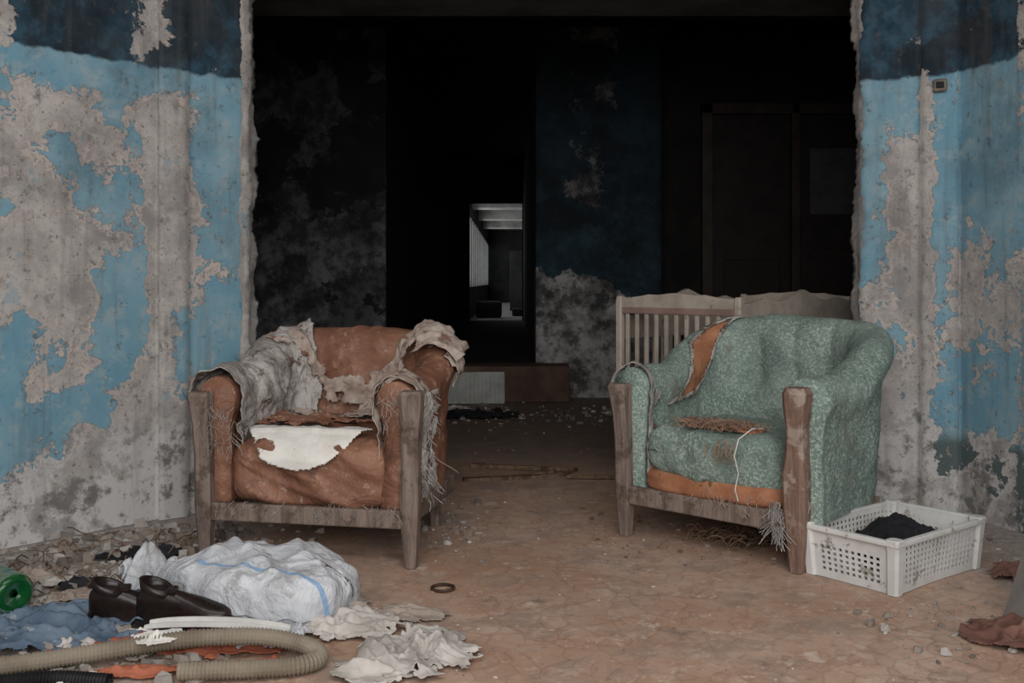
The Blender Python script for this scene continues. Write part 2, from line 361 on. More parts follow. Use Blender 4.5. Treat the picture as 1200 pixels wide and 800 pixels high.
class Tub:
    def __init__(s,w,wb,d,r,hf,hb,tha,thb,zb,lean,seed,amp,tuft=False,nt=150,ns=48):
        pl=[];N1=40
        pl.append((-w,0.0));dx=-wb+w;
        for i in range(1,N1): pl.append((-w+dx*i/N1,(d-r)*i/N1))
        for i in range(31):
            a=math.pi-(math.pi/2)*i/30;pl.append((-wb+r+r*math.cos(a),d-r+r*math.sin(a)))
        for i in range(1,20): pl.append((lerp(-wb+r,wb-r,i/20),d))
        for i in range(31):
            a=math.pi/2-(math.pi/2)*i/30;pl.append((wb-r+r*math.cos(a),d-r+r*math.sin(a)))
        for i in range(1,N1+1): pl.append((wb-dx*i/N1,(d-r)*(1-i/N1)))
        cum=[0]
        for a,b in zip(pl,pl[1:]):cum.append(cum[-1]+math.dist(a,b))
        L=cum[-1]
        def at(t):
            q=max(0,min(1,t))*L
            for i in range(len(cum)-1):
                if q<=cum[i+1]+1e-9:
                    f=(q-cum[i])/(cum[i+1]-cum[i]+1e-9);return (lerp(pl[i][0],pl[i+1][0],f),lerp(pl[i][1],pl[i+1][1],f))
            return pl[-1]
        s.G=[];s.nt=nt;s.ns=ns
        for i in range(nt+1):
            t=i/nt;x,y=at(t);a=at(t-.01);b=at(t+.01);tx,ty=b[0]-a[0],b[1]-a[1];l=math.hypot(tx,ty);nx,ny=-ty/l,tx/l
            back=ss(.12,.40,t)*ss(.88,.60,t);h=lerp(hf,hb,back);th=lerp(tha,thb,back)
            row=[]
            for j in range(ns+1):
                q=j/ns;R=th*.5
                zt=h-R
                if q<.34: o=R*.70;z=lerp(zb,zt,q/.34);o+=R*.30*ss(zt-.10,zt,z)
                elif q<.58:
                    a_=math.pi*(q-.34)/.24;o=R*math.cos(a_);z=zt+R*math.sin(a_)
                else:
                    z=lerp(zt,zb,(q-.58)/.42);o=-R+R*.25*ss(zt,zt-.12,z)-R*.35*ss(zt-.1,zt-.3,z)*back
                kz=(z-zb)/(hb-zb)
                o+=lean*kz*kz*back
                px,py=x+nx*o,y+ny*o
                dn=fb(px*4+seed,py*4,z*4)*amp+abs(fb(px*9+seed,py*9,z*6,3))*amp*.7
                if tuft and q>.5:
                    for tx_,tz_ in tuft:
                        dd=math.hypot(px-tx_,(z-tz_));
                        if y>d*.5: dn-=.035*math.exp(-(dd/.05)**2)+.012*math.exp(-(abs(px-tx_)/.018)**2)*ss(tz_-.12,tz_,z)
                sgn=1 if q<.34 else (-1 if q>.58 else math.cos(math.pi*(q-.34)/.24))
                row.append(Vector((px+nx*dn*sgn,py+ny*dn*sgn,z+(dn*(1-abs(sgn))))))
            s.G.append(row)
    def mesh(s,name,mat,parent):
        V=[v for r in s.G for v in r];m=s.ns+1;F=[]
        for i in range(s.nt):
            for j in range(s.ns):
                a=i*m+j;F.append((a,a+1,a+m+1,a+m))
        F.append(tuple(range(m-1,-1,-1)));F.append(tuple(s.nt*m+k for k in range(m)))
        o=obj(name,V,F,mat,True,parent);return o
    def P(s,t,q):
        t=max(0,min(.9999,t))*s.nt;q=max(0,min(.9999,q))*s.ns;i=int(t);j=int(q);a=t-i;b=q-j;G=s.G
        return G[i][j].lerp(G[i+1][j],a).lerp(G[i][j+1].lerp(G[i+1][j+1],a),b)
    def Nn(s,t,q):
        e=.012;u=s.P(t+e,q)-s.P(t-e,q);v=s.P(t,q+e)-s.P(t,q-e);n=v.cross(u)
        n=n.normalized() if n.length>1e-9 else Vector((0,0,1))
        return n*s.sg
    sg=1
    def patch(s,name,t0,t1,q0,q1,fn,mat,parent,off=.008,amp=.012,n=90,m=70,seed=0,thick=.004,na=.8,ft=22,fq=16):
        V=[];ok=[];F=[]
        for i in range(n+1):
            for j in range(m+1):
                t=lerp(t0,t1,i/n);q=lerp(q0,q1,j/m);p=s.P(t,q);nn=s.Nn(t,q)
                V.append(p+nn*(off+amp*(.35+.9*ridge(p.x*9+seed,p.y*9,p.z*9))))
                ok.append(fn(t,q)+na*fb(t*ft+seed,q*fq,seed,5))
        for i in range(n):
            for j in range(m):
                a=i*(m+1)+j;f=(a,a+1,a+m+2,a+m+1)
                if min(ok[k] for k in f)>0: F.append(f)
        o=obj(name,V,F,mat,True,parent);bm=bmesh.new();bm.from_mesh(o.data)
        bmesh.ops.delete(bm,geom=[v for v in bm.verts if not v.link_faces],context='VERTS');bm.to_mesh(o.data);bm.free()
        return solid(o,thick,0)
random.seed(4)
# ---- brown armchair
A=empty('armchair',(-.735,3.57,0),-11)
T=Tub(.35,.34,.60,.19,.645,.80,.13,.15,.20,.07,1.3,.034)
if T.Nn(.5,.2).y<0: T.sg=-1
T.mesh('padded_shell',M_lea,A)
T.patch('left_arm_batting',0,.37,.12,.95,lambda t,q:.52-1.6*max(0,t-.23)-1.3*max(0,q-.78),M_bat,A,.006,.035,seed=2,n=150,m=90)
def swag(t,q):
    k=max(0,min(1,(t-.30)/.40));sc=.47+.27*math.sin(math.pi*k)**.8-.04*k
    w_=.040+.05*ss(.45,.72,t)
    return (w_-abs(q-sc))*9
T.patch('torn_swag',.27,.76,.38,.98,swag,M_beige,A,.014,.045,n=180,m=120,seed=5,na=.7)
T.patch('hanging_strip',.26,.44,.5,.99,lambda t,q:(.022+.01*math.sin(q*20)-abs(t-.37-.05*(q-.6)))*16,M_bat,A,.014,.03,n=80,m=110,seed=6,na=.4)
T.patch('lower_back_lining',.42,.80,.62,1,lambda t,q:(q-.78)*4+.3+.8*(t-.6)-abs(t-.60)*1.5,M_beige,A,.008,.03,seed=9,n=120)
T.patch('right_arm_tear',.84,1,.2,.85,lambda t,q:(t-.955)*9+.12,M_beige,A,.006,.02,seed=8)
def cush(c,q):
    x,y,z=c;f=fb(x*5,y*5,z*5+3)
    z+=.03*f+(.02*(1-q.x**2)*(1-q.y**2) if z>0 else 0)
    if q.y<-.6: y+=-.04*(ridge(x*3.5+z*5,z*5,9,2)-.5)*(1-abs(q.x)**4)
    x+=.012*f
    if z>0: z+=.02*(ridge(x*6,y*6,4)-.5)
    if z<-.02: z-=.02*abs(fb(x*6,0,2))
    return (x,y,z)
puffy('seat_cushion',(.63,.56,.25),M_lea,A,34,6,(.0,.25,.305),cush)
def sheet(name,x0,x1,y0,y1,zf,fn,mat,parent,n=70,m=50,seed=0,th=.004,na=.9,am=.016):
    V=[];ok=[];F=[]
    for i in range(n+1):
        for j in range(m+1):
            u=i/n;v=j/m;x=lerp(x0,x1,u);y=lerp(y0,y1,v);yy,z=zf(x,y);V.append((x,yy,z+am*ridge(x*9+seed,y*9,1)));ok.append(fn(u,v)+na*fb(u*5+seed,v*5,2,5))
    for i in range(n):
        for j in range(m):
            a=i*(m+1)+j;f=(a,a+m+1,a+m+2,a+1)
            if min(ok[k] for k in f)>0:F.append(f)
    o=obj(name,V,F,mat,True,parent);bm=bmesh.new();bm.from_mesh(o.data)
    bmesh.ops.delete(bm,geom=[v for v in bm.verts if not v.link_faces],context='VERTS');bm.to_mesh(o.data);bm.free()
    return solid(o,th,0)
def ctop(x,y):
    if y<.05: k=.05-y;return (.05-.098*math.sin(min(1.57,k*13)),.45-k*.62-.02*ss(0,.1,k))
    return (y,.45+.012*(1-(x/.35)**2))
sheet('white_lining',-.27,.22,-.12,.24,ctop,lambda u,v:(.30*math.sin(math.pi*u)**.7-abs(v-.62+.30*math.sin(math.pi*u)))*4,M_white,A,seed=3,na=.45,am=.008)
sheet('brown_tear_flap',-.29,.2,.10,.36,lambda x,y:(y,.468+.012*math.sin(x*9)*math.sin(y*14)),lambda u,v:.36-abs(v-.55)*.8-.6*abs(u-.5),M_lea,A,seed=12)
sheet('seat_back_lining',-.24,.30,.26,.54,lambda x,y:(y,.462+.012*math.sin(x*19)),lambda u,v:.35-abs(v-.6)*.7-.5*abs(u-.55),M_beige,A,seed=22)
def post(name,x,par,mat,sgn,H=.635):
    return loft(name,[(x,-.005,.0,.040,.045),(x,-.01,.12,.056,.062),(x,-.012,.20,.064,.07),(x+.002*sgn,-.012,.36,.062,.07),(x+.006*sgn,-.02,.48,.062,.072),(x+.010*sgn,-.03,.56,.074,.08),(x+.010*sgn,-.035,H-.012,.08,.085),(x+.01*sgn,-.03,H,.07,.075)],mat,par)
post('front_post_l',-.388,A,M_wgrey,-1,.60);post('front_post_r',.39,A,M_wgrey,1,.62)
for i,x in enumerate((-.31,.31)): loft('back_leg_%d'%i,[(x,.60,0,.04,.04),(x,.58,.2,.05,.05),(x,.58,.26,.05,.05)],M_wgrey,A)
box('front_rail',(-.36,-.03,.135),(.36,.0,.20),M_wgrey,A,.006)
box('side_rail_l',(-.39,.0,.14),(-.36,.6,.21),M_wgrey,A,.006);box('side_rail_r',(.36,.0,.14),(.39,.6,.21),M_wgrey,A,.006)
th=[]
for i in range(50):
    x=random.choice((-.3,-.12,.1,.22,.33))+random.gauss(0,.04);th.append(hang((x,-.033,.21+random.uniform(-.03,.01)),random.uniform(.015,.06),i,.9))
for i in range(90):
    z=random.uniform(.25,.62);th.append(hang((.425+random.uniform(-.01,.02),random.uniform(-.0,.12),z),random.uniform(.02,.08),i+500,.8))
for i in range(70):
    x=random.uniform(-.39,-.25);th.append(hang((x,-.05,random.uniform(.40,.62)),random.uniform(.02,.06),i+900,.8))
for i in range(40):
    x=random.uniform(.28,.37);th.append(hang((x,-.03,random.uniform(.50,.64)),random.uniform(.02,.05),i+1300,.8))
threads('frayed_threads',th,M_bat,.0009,A)
T.patch('right_side_lining',.80,1,.02,.36,lambda t,q:(t-.92)*6+.1,M_bat,A,.008,.035,seed=18)
T.patch('back_corner_tear',.66,.76,.3,.5,lambda t,q:.1-abs(t-.71)*4,M_beige,A,.004,.02,seed=28)
# ---- green armchair
B=empty('armchair.001',(.725,3.69,0),-43)
T2=Tub(.345,.37,.68,.26,.665,.85,.16,.17,.17,.10,7.7,.026,tuft=[(-.16,.60),(.0,.60),(.16,.60)])
if T2.Nn(.5,.2).y<0: T2.sg=-1
T2.mesh('padded_shell',M_grn,B)
fo=lambda t,q:(.13-abs(t-.235))*8-abs(q-.565+.55*(t-.235))*15
T2.patch('orange_backing',.06,.44,.36,.80,lambda t,q:fo(t,q),M_foam,B,.004,.006,seed=3,na=.35,n=120)
T2.patch('torn_cover_edge',.06,.44,.36,.80,lambda t,q:min(fo(t,q)+.22,-fo(t,q)+.12),M_bat,B,.007,.008,seed=3,na=.3,n=120)
T2.patch('left_front_lining',0,.06,.2,.95,lambda t,q:(.03-t)*12-.1,M_bat,B,.006,.015,seed=13)
def cush2(c,q):
    x,y,z=c;f=fb(x*5+9,y*5,z*5+3);z+=.03*f
    if q.y<-.6: y+=-.028*(ridge(x*3.5,z*3,9,2)-.5)
    if z>0: z+=.014*(ridge(x*5,y*5,14,2)-.5)
    if z<0: z-=.03*fb(x*14,1,2)+.015*(x/.3)
    return (x,y,z)
puffy('seat_cushion',(.60,.58,.22),M_grn,B,30,5,(.0,.25,.345),cush2)
puffy('under_backing',(.62,.5,.10),M_foam,B,14,5,(.0,.222,.235),lambda c,q:(c.x,c.y-.02*abs(fb(c.x*9,c.z*8,1)),c.z+.015*fb(c.x*8,c.y,3)))
post('front_post_l',-.37,B,M_wgrey,-1,.60)
loft('front_post_r',[(.365,-.01,0,.045,.05),(.367,-.015,.1,.066,.066),(.368,-.02,.2,.082,.075),(.366,-.022,.34,.086,.075),(.37,-.022,.42,.068,.072),(.378,-.035,.50,.062,.075),(.386,-.055,.57,.078,.085),(.39,-.06,.62,.086,.09),(.388,-.055,.64,.07,.075)],M_wbrown,B)
for i,x in enumerate((-.3,.3)): loft('back_leg_%d'%i,[(x,.66,0,.04,.04),(x,.62,.17,.05,.05),(x,.62,.24,.05,.05)],M_wbrown,B)
box('front_rail',(-.34,-.03,.13),(.34,.0,.20),M_wgrey,B,.006)
box('side_rail_l',(-.40,.0,.13),(-.36,.6,.19),M_wgrey,B,.006);box('side_rail_r',(.36,.0,.13),(.40,.6,.17),M_wbrown,B,.006)
th=[]
for i in range(40):
    th.append(hang((random.gauss(.12,.12),-.036,.20+random.uniform(-.02,.06)),random.uniform(.02,.05),i+40,.8))
threads('frayed_threads',th,M_beige,.001,B)
th=[hang((random.gauss(.31,.012),-.05,random.uniform(.14,.24)),random.uniform(.03,.10),i+80,.5) for i in range(90)]
threads('hanging_fibres',th,M_bat,.0014,B)
M_fib=simple('fibre_stuffing',C(120,94,78),C(160,134,116),20,.95,80,.8,.01)
th=[]
for i in range(260):
    x=random.gauss(.02,.06);y=random.gauss(.04,.04);p=[(x,y,.462+random.uniform(-.005,.02))]
    a=random.uniform(0,6.3)
    for k in range(5):
        a+=random.uniform(-.9,.9);q=p[-1];p.append((q[0]+.016*math.cos(a),q[1]+.012*math.sin(a),.455+random.uniform(.0,.03)))
    th.append(p)
threads('torn_stuffing',th,M_fib,.0016,B)
sheet('seat_hole_edge',-.16,.20,-.04,.16,lambda x,y:(y,.457+.006*math.sin(x*30)),lambda u,v:.40-abs(v-.5)-.7*abs(u-.5),M_foam,B,seed=5,th=.008,na=.6)
threads('white_string',[[(.20,.05,.47),(.19,-.01,.475),(.16,-.052,.44),(.15,-.065,.38),(.165,-.062,.32),(.15,-.06,.26),(.16,-.055,.22)]],M_white,.002,B)
threads('seat_tatters',[hang((random.gauss(.1,.03),-.055,random.uniform(.39,.44)),random.uniform(.04,.08),i+300,.5) for i in range(25)],M_fib,.0013,B)
# ---------------------------------------------------------------- crib
M_crib=simple('cream_crib_paint',C(154,142,130),C(176,165,153),6,.6,30,.15,.003,c3=C(124,107,96),sc3=18,t3=.62)
M_cribd=simple('crib_pink_trim',C(128,104,97),C(148,124,115),6,.6)
def crib():
    c=empty('baby_crib',(1.08,4.74,0),45)
    def scallop(name,p0,p1,z0,z1,amp,mat,thick,nw):
        n=48;V=[];F=[];d=Vector((p1[0]-p0[0],p1[1]-p0[1],0));nn=Vector((-d.y,d.x,0)).normalized()*thick/2
        for i in range(n+1):
            u=i/n;b=Vector((p0[0],p0[1],0))+d*u
            zt=z1+amp*(abs(math.cos(math.pi*nw*u))**1.0-.5)*(-1)+amp*1.6*math.exp(-((u-.5)/.16)**2)
            for s_ in (-1,1): V+= [b+nn*s_+Vector((0,0,z0)),b+nn*s_+Vector((0,0,zt))]
        for i in range(n):
            a=i*4;b=a+4;F+=[(a,a+1,b+1,b),(a+2,b+2,b+3,a+3),(a+1,a+3,b+3,b+1),(a,b,b+2,a+2)]
        F+=[(0,2,3,1),(n*4,n*4+1,n*4+3,n*4+2)]
        obj(name,V,F,mat,False,c)
    L=1.2;W=.72
    for i,(x,y) in enumerate([(0,0),(L,0),(0,W),(L,W)]): loft('post_%d'%i,[(x,y,0,.04,.04),(x,y,.90,.04,.04),(x,y,.925,.03,.03)],M_crib,c)
    for k,x in enumerate((0,L)):
        scallop('end_headboard_%d'%k,(x,.02),(x,W-.02),.865,.925,.016,M_crib,.022,2)
        box('end_trim_%d'%k,(x-.015,.02,.835),(x+.015,W-.02,.868),M_cribd,c,.004)
        box('end_bottom_%d'%k,(x-.012,.02,.2),(x+.012,W-.02,.27),M_crib,c,.004)
        for j in range(11):
            y=.05+j*(W-.1)/10;box('end_slat_%d_%d'%(k,j),(x-.007,y-.011,.26),(x+.007,y+.011,.84),M_crib,c,.003)
    for k,y in enumerate((0,W)):
        scallop('side_rail_%d'%k,(.02,y),(L-.02,y),.70 ,.905,.026,M_crib,.024,3)
        box('side_bottom_%d'%k,(.02,y-.012,.2),(L-.02,y+.012,.27),M_crib,c,.004)
        for j in range(15):
            x=.07+j*(L-.14)/14;box('side_slat_%d_%d'%(k,j),(x-.011,y-.007,.26),(x+.011,y+.007,.72),M_crib,c,.003)
    box('base_board',(.02,.02,.28),(L-.02,W-.02,.30),M_cribd,c)
crib()
# ---------------------------------------------------------------- crate
M_plast=simple('white_crate_plastic',C(186,184,181),C(206,204,201),5,.5,30,.1,.002,c3=C(150,144,137),sc3=13,t3=.58)
M_blackc=simple('black_cloth',C(22,22,25),C(38,38,42),8,.9)
def crate():
    c=empty('plastic_crate',(1.216,3.154,.0),38)
    L,W,H=.54,.34,.175;ta=.012
    def panel(name,P0,P1,hole,z0=0,z1=H,mat=M_plast,nx=22,nz=9):
        V=[];F=[];P0=Vector(P0);P1=Vector(P1);cx=P1-P0;nX=nx*2+1;nZ=nz*2+1;idx={}
        inn=Vector((L/2,W/2,0))
        def pt(i,j):
            if (i,j) not in idx:
                u=((i//2)+(0.42 if i%2 else 0))/(nx+.42);v=((j//2)+(0.42 if j%2 else 0))/(nz+.42)
                p=P0+cx*u;z=lerp(z0,z1,v);k=ta*(1-z/H);q=p+(inn-p).normalized()*k*1.5
                idx[(i,j)]=len(V);V.append((q.x,q.y,z))
            return idx[(i,j)]
        for i in range(nX):
            for j in range(nZ):
                if i%2==1 and j%2==1 and hole(i/nX,j/nZ): continue
                F.append((pt(i,j),pt(i+1,j),pt(i+1,j+1),pt(i,j+1)))
        solid(obj(name,V,F,mat,False,c),.005,0)
    h=lambda u,v:.10<u<.90 and .14<v<.80
    panel('long_side_front',(0,0,0),(L,0,0),h)
    panel('long_side_back',(0,W,0),(L,W,0),h)
    hs=lambda u,v:.14<u<.86 and .14<v<.58
    panel('short_side_left',(0,0,0),(0,W,0),hs,nx=14)
    panel('short_side_right',(L,0,0),(L,W,0),hs,nx=14)
    for i in range(12): box('base_bar_x%d'%i,(.02,.02+i*(W-.05)/11,.004),(L-.02,.03+i*(W-.05)/11,.012),M_plast,c)
    for i in range(16): box('base_bar_y%d'%i,(.02+i*(L-.05)/15,.02,.004),(.03+i*(L-.05)/15,W-.02,.012),M_plast,c)
    r=.016
    box('rim_front',(-r,-r,H-.018),(L+r,.004,H),M_plast,c,.004);box('rim_back',(-r,W-.004,H-.018),(L+r,W+r,H),M_plast,c,.004)
    box('rim_left',(-r,0,H-.018),(.004,W,H),M_plast,c,.004);box('rim_right',(L-.004,0,H-.018),(L+r,W,H),M_plast,c,.004)
    for i,(x,y) in enumerate([(0,0),(L,0),(0,W),(L,W)]):
        sx=1 if x==0 else -1;sy=1 if y==0 else -1
        loft('corner_%d'%i,[(x+sx*.022,y+sy*.018,0,.04,.04),(x+sx*.012,y+sy*.010,H*.8,.045,.045),(x+sx*.008,y+sy*.008,H+.002,.05,.05),(x+sx*.008,y+sy*.008,H+.005,.044,.044)],M_plast,c)
    puffy('black_cloth_bundle',(.34,.25,.15),M_blackc,c,36,2.6,(.31,.17,.088),lambda p,q:(p.x+.02*fb(p.x*9,p.y*9,p.z*9),p.y+.02*fb(p.x*9,p.y*9,p.z*9+4),max(-.07,p.z+.05*(ridge(p.x*10,p.y*10,p.z*6)-.5))))
crate()
def cloth(name,c,sx,sy,h,mat,seed,rz=0,n=80,fq=6,rag=.35,z0=.004,parent=None,base=None,fold=0):
    V=[];ok=[];F=[];cr,sr=math.cos(math.radians(rz)),math.sin(math.radians(rz))
    for i in range(n+1):
        for j in range(n+1):
            u=i/n*2-1;v=j/n*2-1
            r=(abs(u)**2.6+abs(v)**2.6)**(1/2.6)
            X=u*sx/2;Y=v*sy/2
            wx=X+.05*fb(X*6+seed,Y*6,1);wy=Y+.05*fb(X*6,Y*6+seed,2)
            f1=ridge(wx*fq*(1-.6*fold)+seed,wy*fq*(1.7+1.2*fold),seed,2);f2=ridge(wx*fq*3*(1-.6*fold)+seed,wy*fq*2*(1+fold),seed+4,3)
            z=z0+h*(.62*f1**2+.38*f2**2)*(.35+.65*ss(1.1,.45,r))+(base(X,Y) if base else 0)
            X+=.12*sx*fb(X*4,Y*4+seed,1);Y+=.12*sy*fb(X*4+seed,Y*4,7)
            V.append((c[0]+X*cr-Y*sr,c[1]+X*sr+Y*cr,z+(c[2] if len(c)>2 else 0)));ok.append(.85-r+rag*2*fb(u*2.2+seed,v*2.2,3,5))
    for i in range(n):
        for j in range(n):
            a=i*(n+1)+j;f=(a,a+n+1,a+n+2,a+1)
            if min(ok[k] for k in f)>0:F.append(f)
    o=obj(name,V,F,mat,True,parent);bm=bmesh.new();bm.from_mesh(o.data)
    bmesh.ops.delete(bm,geom=[v for v in bm.verts if not v.link_faces],context='VERTS');bm.to_mesh(o.data);bm.free()
    return solid(o,.003,1)
# ---------------------------------------------------------------- sack
def sackmat(stripe):
    m=N('woven_white_sack'+('_striped' if stripe else ''),.55)
    c=m.mix(m.step(m.noise(5,6,.6),.35,.65),C(168,169,173),C(196,198,202));c=m.mix(m.math('MULTIPLY',m.step(m.noise(7,7,.7),.55,.62),.7),c,C(150,148,147))
    if stripe:
        x,y,z=m.xyz();w_=m.math('ADD',y,m.math('MULTIPLY',m.math('SUBTRACT',m.noise(4,2,.5),.5),.05))
        band=m.math('MULTIPLY',m.step(w_,-.125,-.122),m.step(w_,-.112,-.109,True))
        band=m.math('MULTIPLY',band,m.step(x,-.16,-.12))
        c=m.mix(m.math('MULTIPLY',band,.75),c,C(104,146,186))
    m.col(c);m.bump(m.noise(6,4,.65,dist=1.5),.7,.03);m.bump(m.noise(22,4,.6,dist=1),.35,.008);return m.m
M_sack=sackmat(True);M_sack2=sackmat(False)
def sackf(c,q):
    x,y,z=c
    pin=ss(-.04,-.36,x);y*=1-.62*pin;z*=1-.35*pin
    k=ridge(x*4+3,y*5,z*3,2)-.55
    rad=ridge(x*1.2+2,math.atan2(y,z+.12)*2.6,1,2)-.55
    dia=ridge((x+y)*4.5,(x-y)*1.6,7,2)-.55
    d2=ridge((x-y*1.4)*6,(x+y)*2,17,2)-.55
    z+=(.034*k+.035*rad*pin+.030*dia+.018*d2)*(1 if z>-.03 else .25)
    s_=1 if y>0 else -1
    y+=.03*fb(x*4+4,y*4,z*4)+s_*.02*(k+d2)
    x+=.02*fb(y*6,z*6,3)
    z-=.02*ss(.1,.3,x)
    return (x,y,max(z,-.075))
sk=empty('stuffed_sack',(-.84,3.08,.078),-12)
puffy('bag_body',(.66,.40,.21),M_sack,sk,70,3.4,(.03,0,0),sackf)
cloth('bag_neck',(-.33,.06,-.05),.24,.26,.19,M_sack2,8,60,fq=4,parent=sk,rag=.2,fold=.8)
cloth('bag_flap',(.21,-.24,-.075),.26,.24,.06,M_sack2,18,60,fq=9,parent=sk,rag=.3)
# ---------------------------------------------------------------- hose
M_bl=simple('blue_cap_plastic',C(60,100,150),C(80,120,170),6,.5)
M_hose=simple('beige_hose_plastic',C(122,112,98),C(146,135,120),5,.5,30,.2,.002)
def hose(name,pts,r,mat,pitch=.011):
    P=[Vector(p) for p in pts];P=[P[0]*2-P[1]]+P+[P[-1]*2-P[-2]];out=[]
    for i in range(1,len(P)-2):
        for k in range(40):
            t=k/40;a,b,c,d=P[i-1:i+3];out.append(.5*((2*b)+(c-a)*t+(2*a-5*b+4*c-d)*t*t+(3*b-a-3*c+d)*t**3))
    L=0;V=[];F=[];m=14;ds=pitch/4;res=[out[0]];acc=0
    for a,b in zip(out,out[1:]):
        l=(b-a).length
        while acc+l>=ds:
            f=(ds-acc)/l;a=a.lerp(b,f);l=(b-a).length;acc=0;res.append(a.copy())
        acc+=l
    for i,p in enumerate(res):
        q=res[min(i+1,len(res)-1)]-res[max(i-1,0)];q.normalize();side=q.cross(Vector((0,0,1))).normalized();up=side.cross(q)
        rr=r*(1+.10*[0,1,0,-1][i%4])
        for k in range(m):
            a=2*math.pi*k/m;V.append(p+(side*math.cos(a)+up*math.sin(a))*rr)
    for i in range(len(res)-1):
        for k in range(m):
            a=i*m+k;b=i*m+(k+1)%m;F.append((a,b,b+m,a+m))
    return obj(name,V,F,mat,False)
hz=.026
hose('vacuum_hose',[(-1.38,2.50,hz),(-1.26,2.54,hz),(-1.08,2.59,hz+.01),(-.86,2.63,hz+.03),(-.68,2.65,hz+.03),(-.56,2.65,hz+.01),(-.50,2.59,hz),(-.54,2.53,hz),(-.66,2.505,hz),(-.84,2.49,hz)],.022,M_hose,.010)
hose('black_hose',[(-1.34,2.41,.02),(-1.15,2.46,.02),(-.98,2.44,.02)],.018,simple('black_rubber',C(20,20,21),C(36,36,36),8,.5),.009)
# ---------------------------------------------------------------- rags, bottle etc.
M_blue=simple('faded_blue_cloth',C(74,89,106),C(104,119,134),7,.9,60,.4,.004,c3=C(136,141,145),sc3=12,t3=.6)
M_rag=simple('dirty_white_rag',C(156,149,142),C(188,181,175),7,.9,60,.4,.004,c3=C(122,109,100),sc3=9,t3=.6)
M_red=simple('orange_red_cloth',C(142,78,58),C(166,100,76),7,.9,60,.4,.004)
M_maroon=simple('red_brown_cloth',C(98,68,60),C(122,90,79),7,.9,60,.4,.004)
M_gl=simple('glossy_dark_leather',C(24,18,17),C(46,35,32),6,.25,14,.4,.006)
M_brag=simple('beige_rag_cloth',C(138,124,114),C(162,149,139),7,.9)
cloth('blue_cloth',(-1.31,2.84),.66,.42,.09,M_blue,21,8,n=110,fq=4,fold=.5)
cloth('orange_cloth',(-.86,2.72),.62,.20,.05,M_red,31,4)
cloth('orange_cloth.001',(-.62,2.585),.24,.08,.035,M_red,35,4,n=40)
cloth('orange_cloth.002',(-.95,2.53),.28,.08,.035,M_red,37,4,n=40)
cloth('orange_cloth.003',(-1.22,2.62),.16,.10,.04,M_red,39,4,n=40)
cloth('white_rag',(-.45,2.88),.34,.30,.065,M_rag,41,-20,fq=5,n=110,fold=.6)
cloth('white_rag.001',(-.26,2.68),.40,.36,.07,M_rag,47,-60,fq=4,n=130,fold=.8)
cloth('white_rag.002',(-.34,2.54),.32,.22,.05,M_rag,49,20,fq=4,n=90,fold=.6)
cloth('beige_rag',(-.58,3.0),.36,.2,.05,M_brag,52,10,fq=5,fold=.6)
cloth('beige_rag.001',(-.30,2.98),.26,.14,.035,M_brag,55,-10,fq=5,fold=.6)
cloth('white_paper_scrap',(-.93,2.63,.055),.14,.12,.03,M_white,71,30,fq=4,rag=.15)
for i,(x,y,sx,m_,h) in enumerate([(-1.22,2.98,.14,M_rag,.05),(-1.38,3.12,.2,M_brag,.05),(-1.5,3.3,.16,M_rag,.04),(-1.16,3.16,.14,M_white,.04),(-1.02,3.36,.14,M_brag,.04),(-1.60,3.35,.2,M_brag,.05),(-1.05,2.8,.12,M_white,.035),(-1.5,3.0,.16,M_brag,.05),(-1.08,2.46,.16,M_white,.04),(-.72,2.8,.16,M_brag,.04),(-1.3,3.36,.18,M_rag,.05),(-1.12,3.5,.14,M_rag,.03),(-1.2,2.72,.14,M_rag,.04),(-1.45,2.72,.16,M_rag,.06),(-1.28,3.2,.16,M_rag,.05),(-1.1,3.28,.14,M_brag,.06),(-1.0,2.66,.12,M_brag,.04)]):
    cloth('crumpled_paper'+('' if i==0 else '.%03d'%i),(x,y,.0),sx,sx*.8,h,m_,74+i*3,30*i,n=40,fq=8)
for i,(x,y,sx) in enumerate([(-1.4,3.25,.2),(-1.34,3.62,.34),(-1.2,3.35,.14),(-.92,2.84,.2)]):
    cloth('dark_cloth_scrap'+('' if i==0 else '.%03d'%i),(x,y,.0),sx,sx*.6,.05,M_blackc,176+i,10*i,n=50)
cloth('red_brown_cushion',(1.43,2.78),.38,.30,.09,M_maroon,81,-30,fq=3,rag=.15)
cloth('red_cloth',(1.72,3.40),.24,.2,.04,M_maroon,82,30)
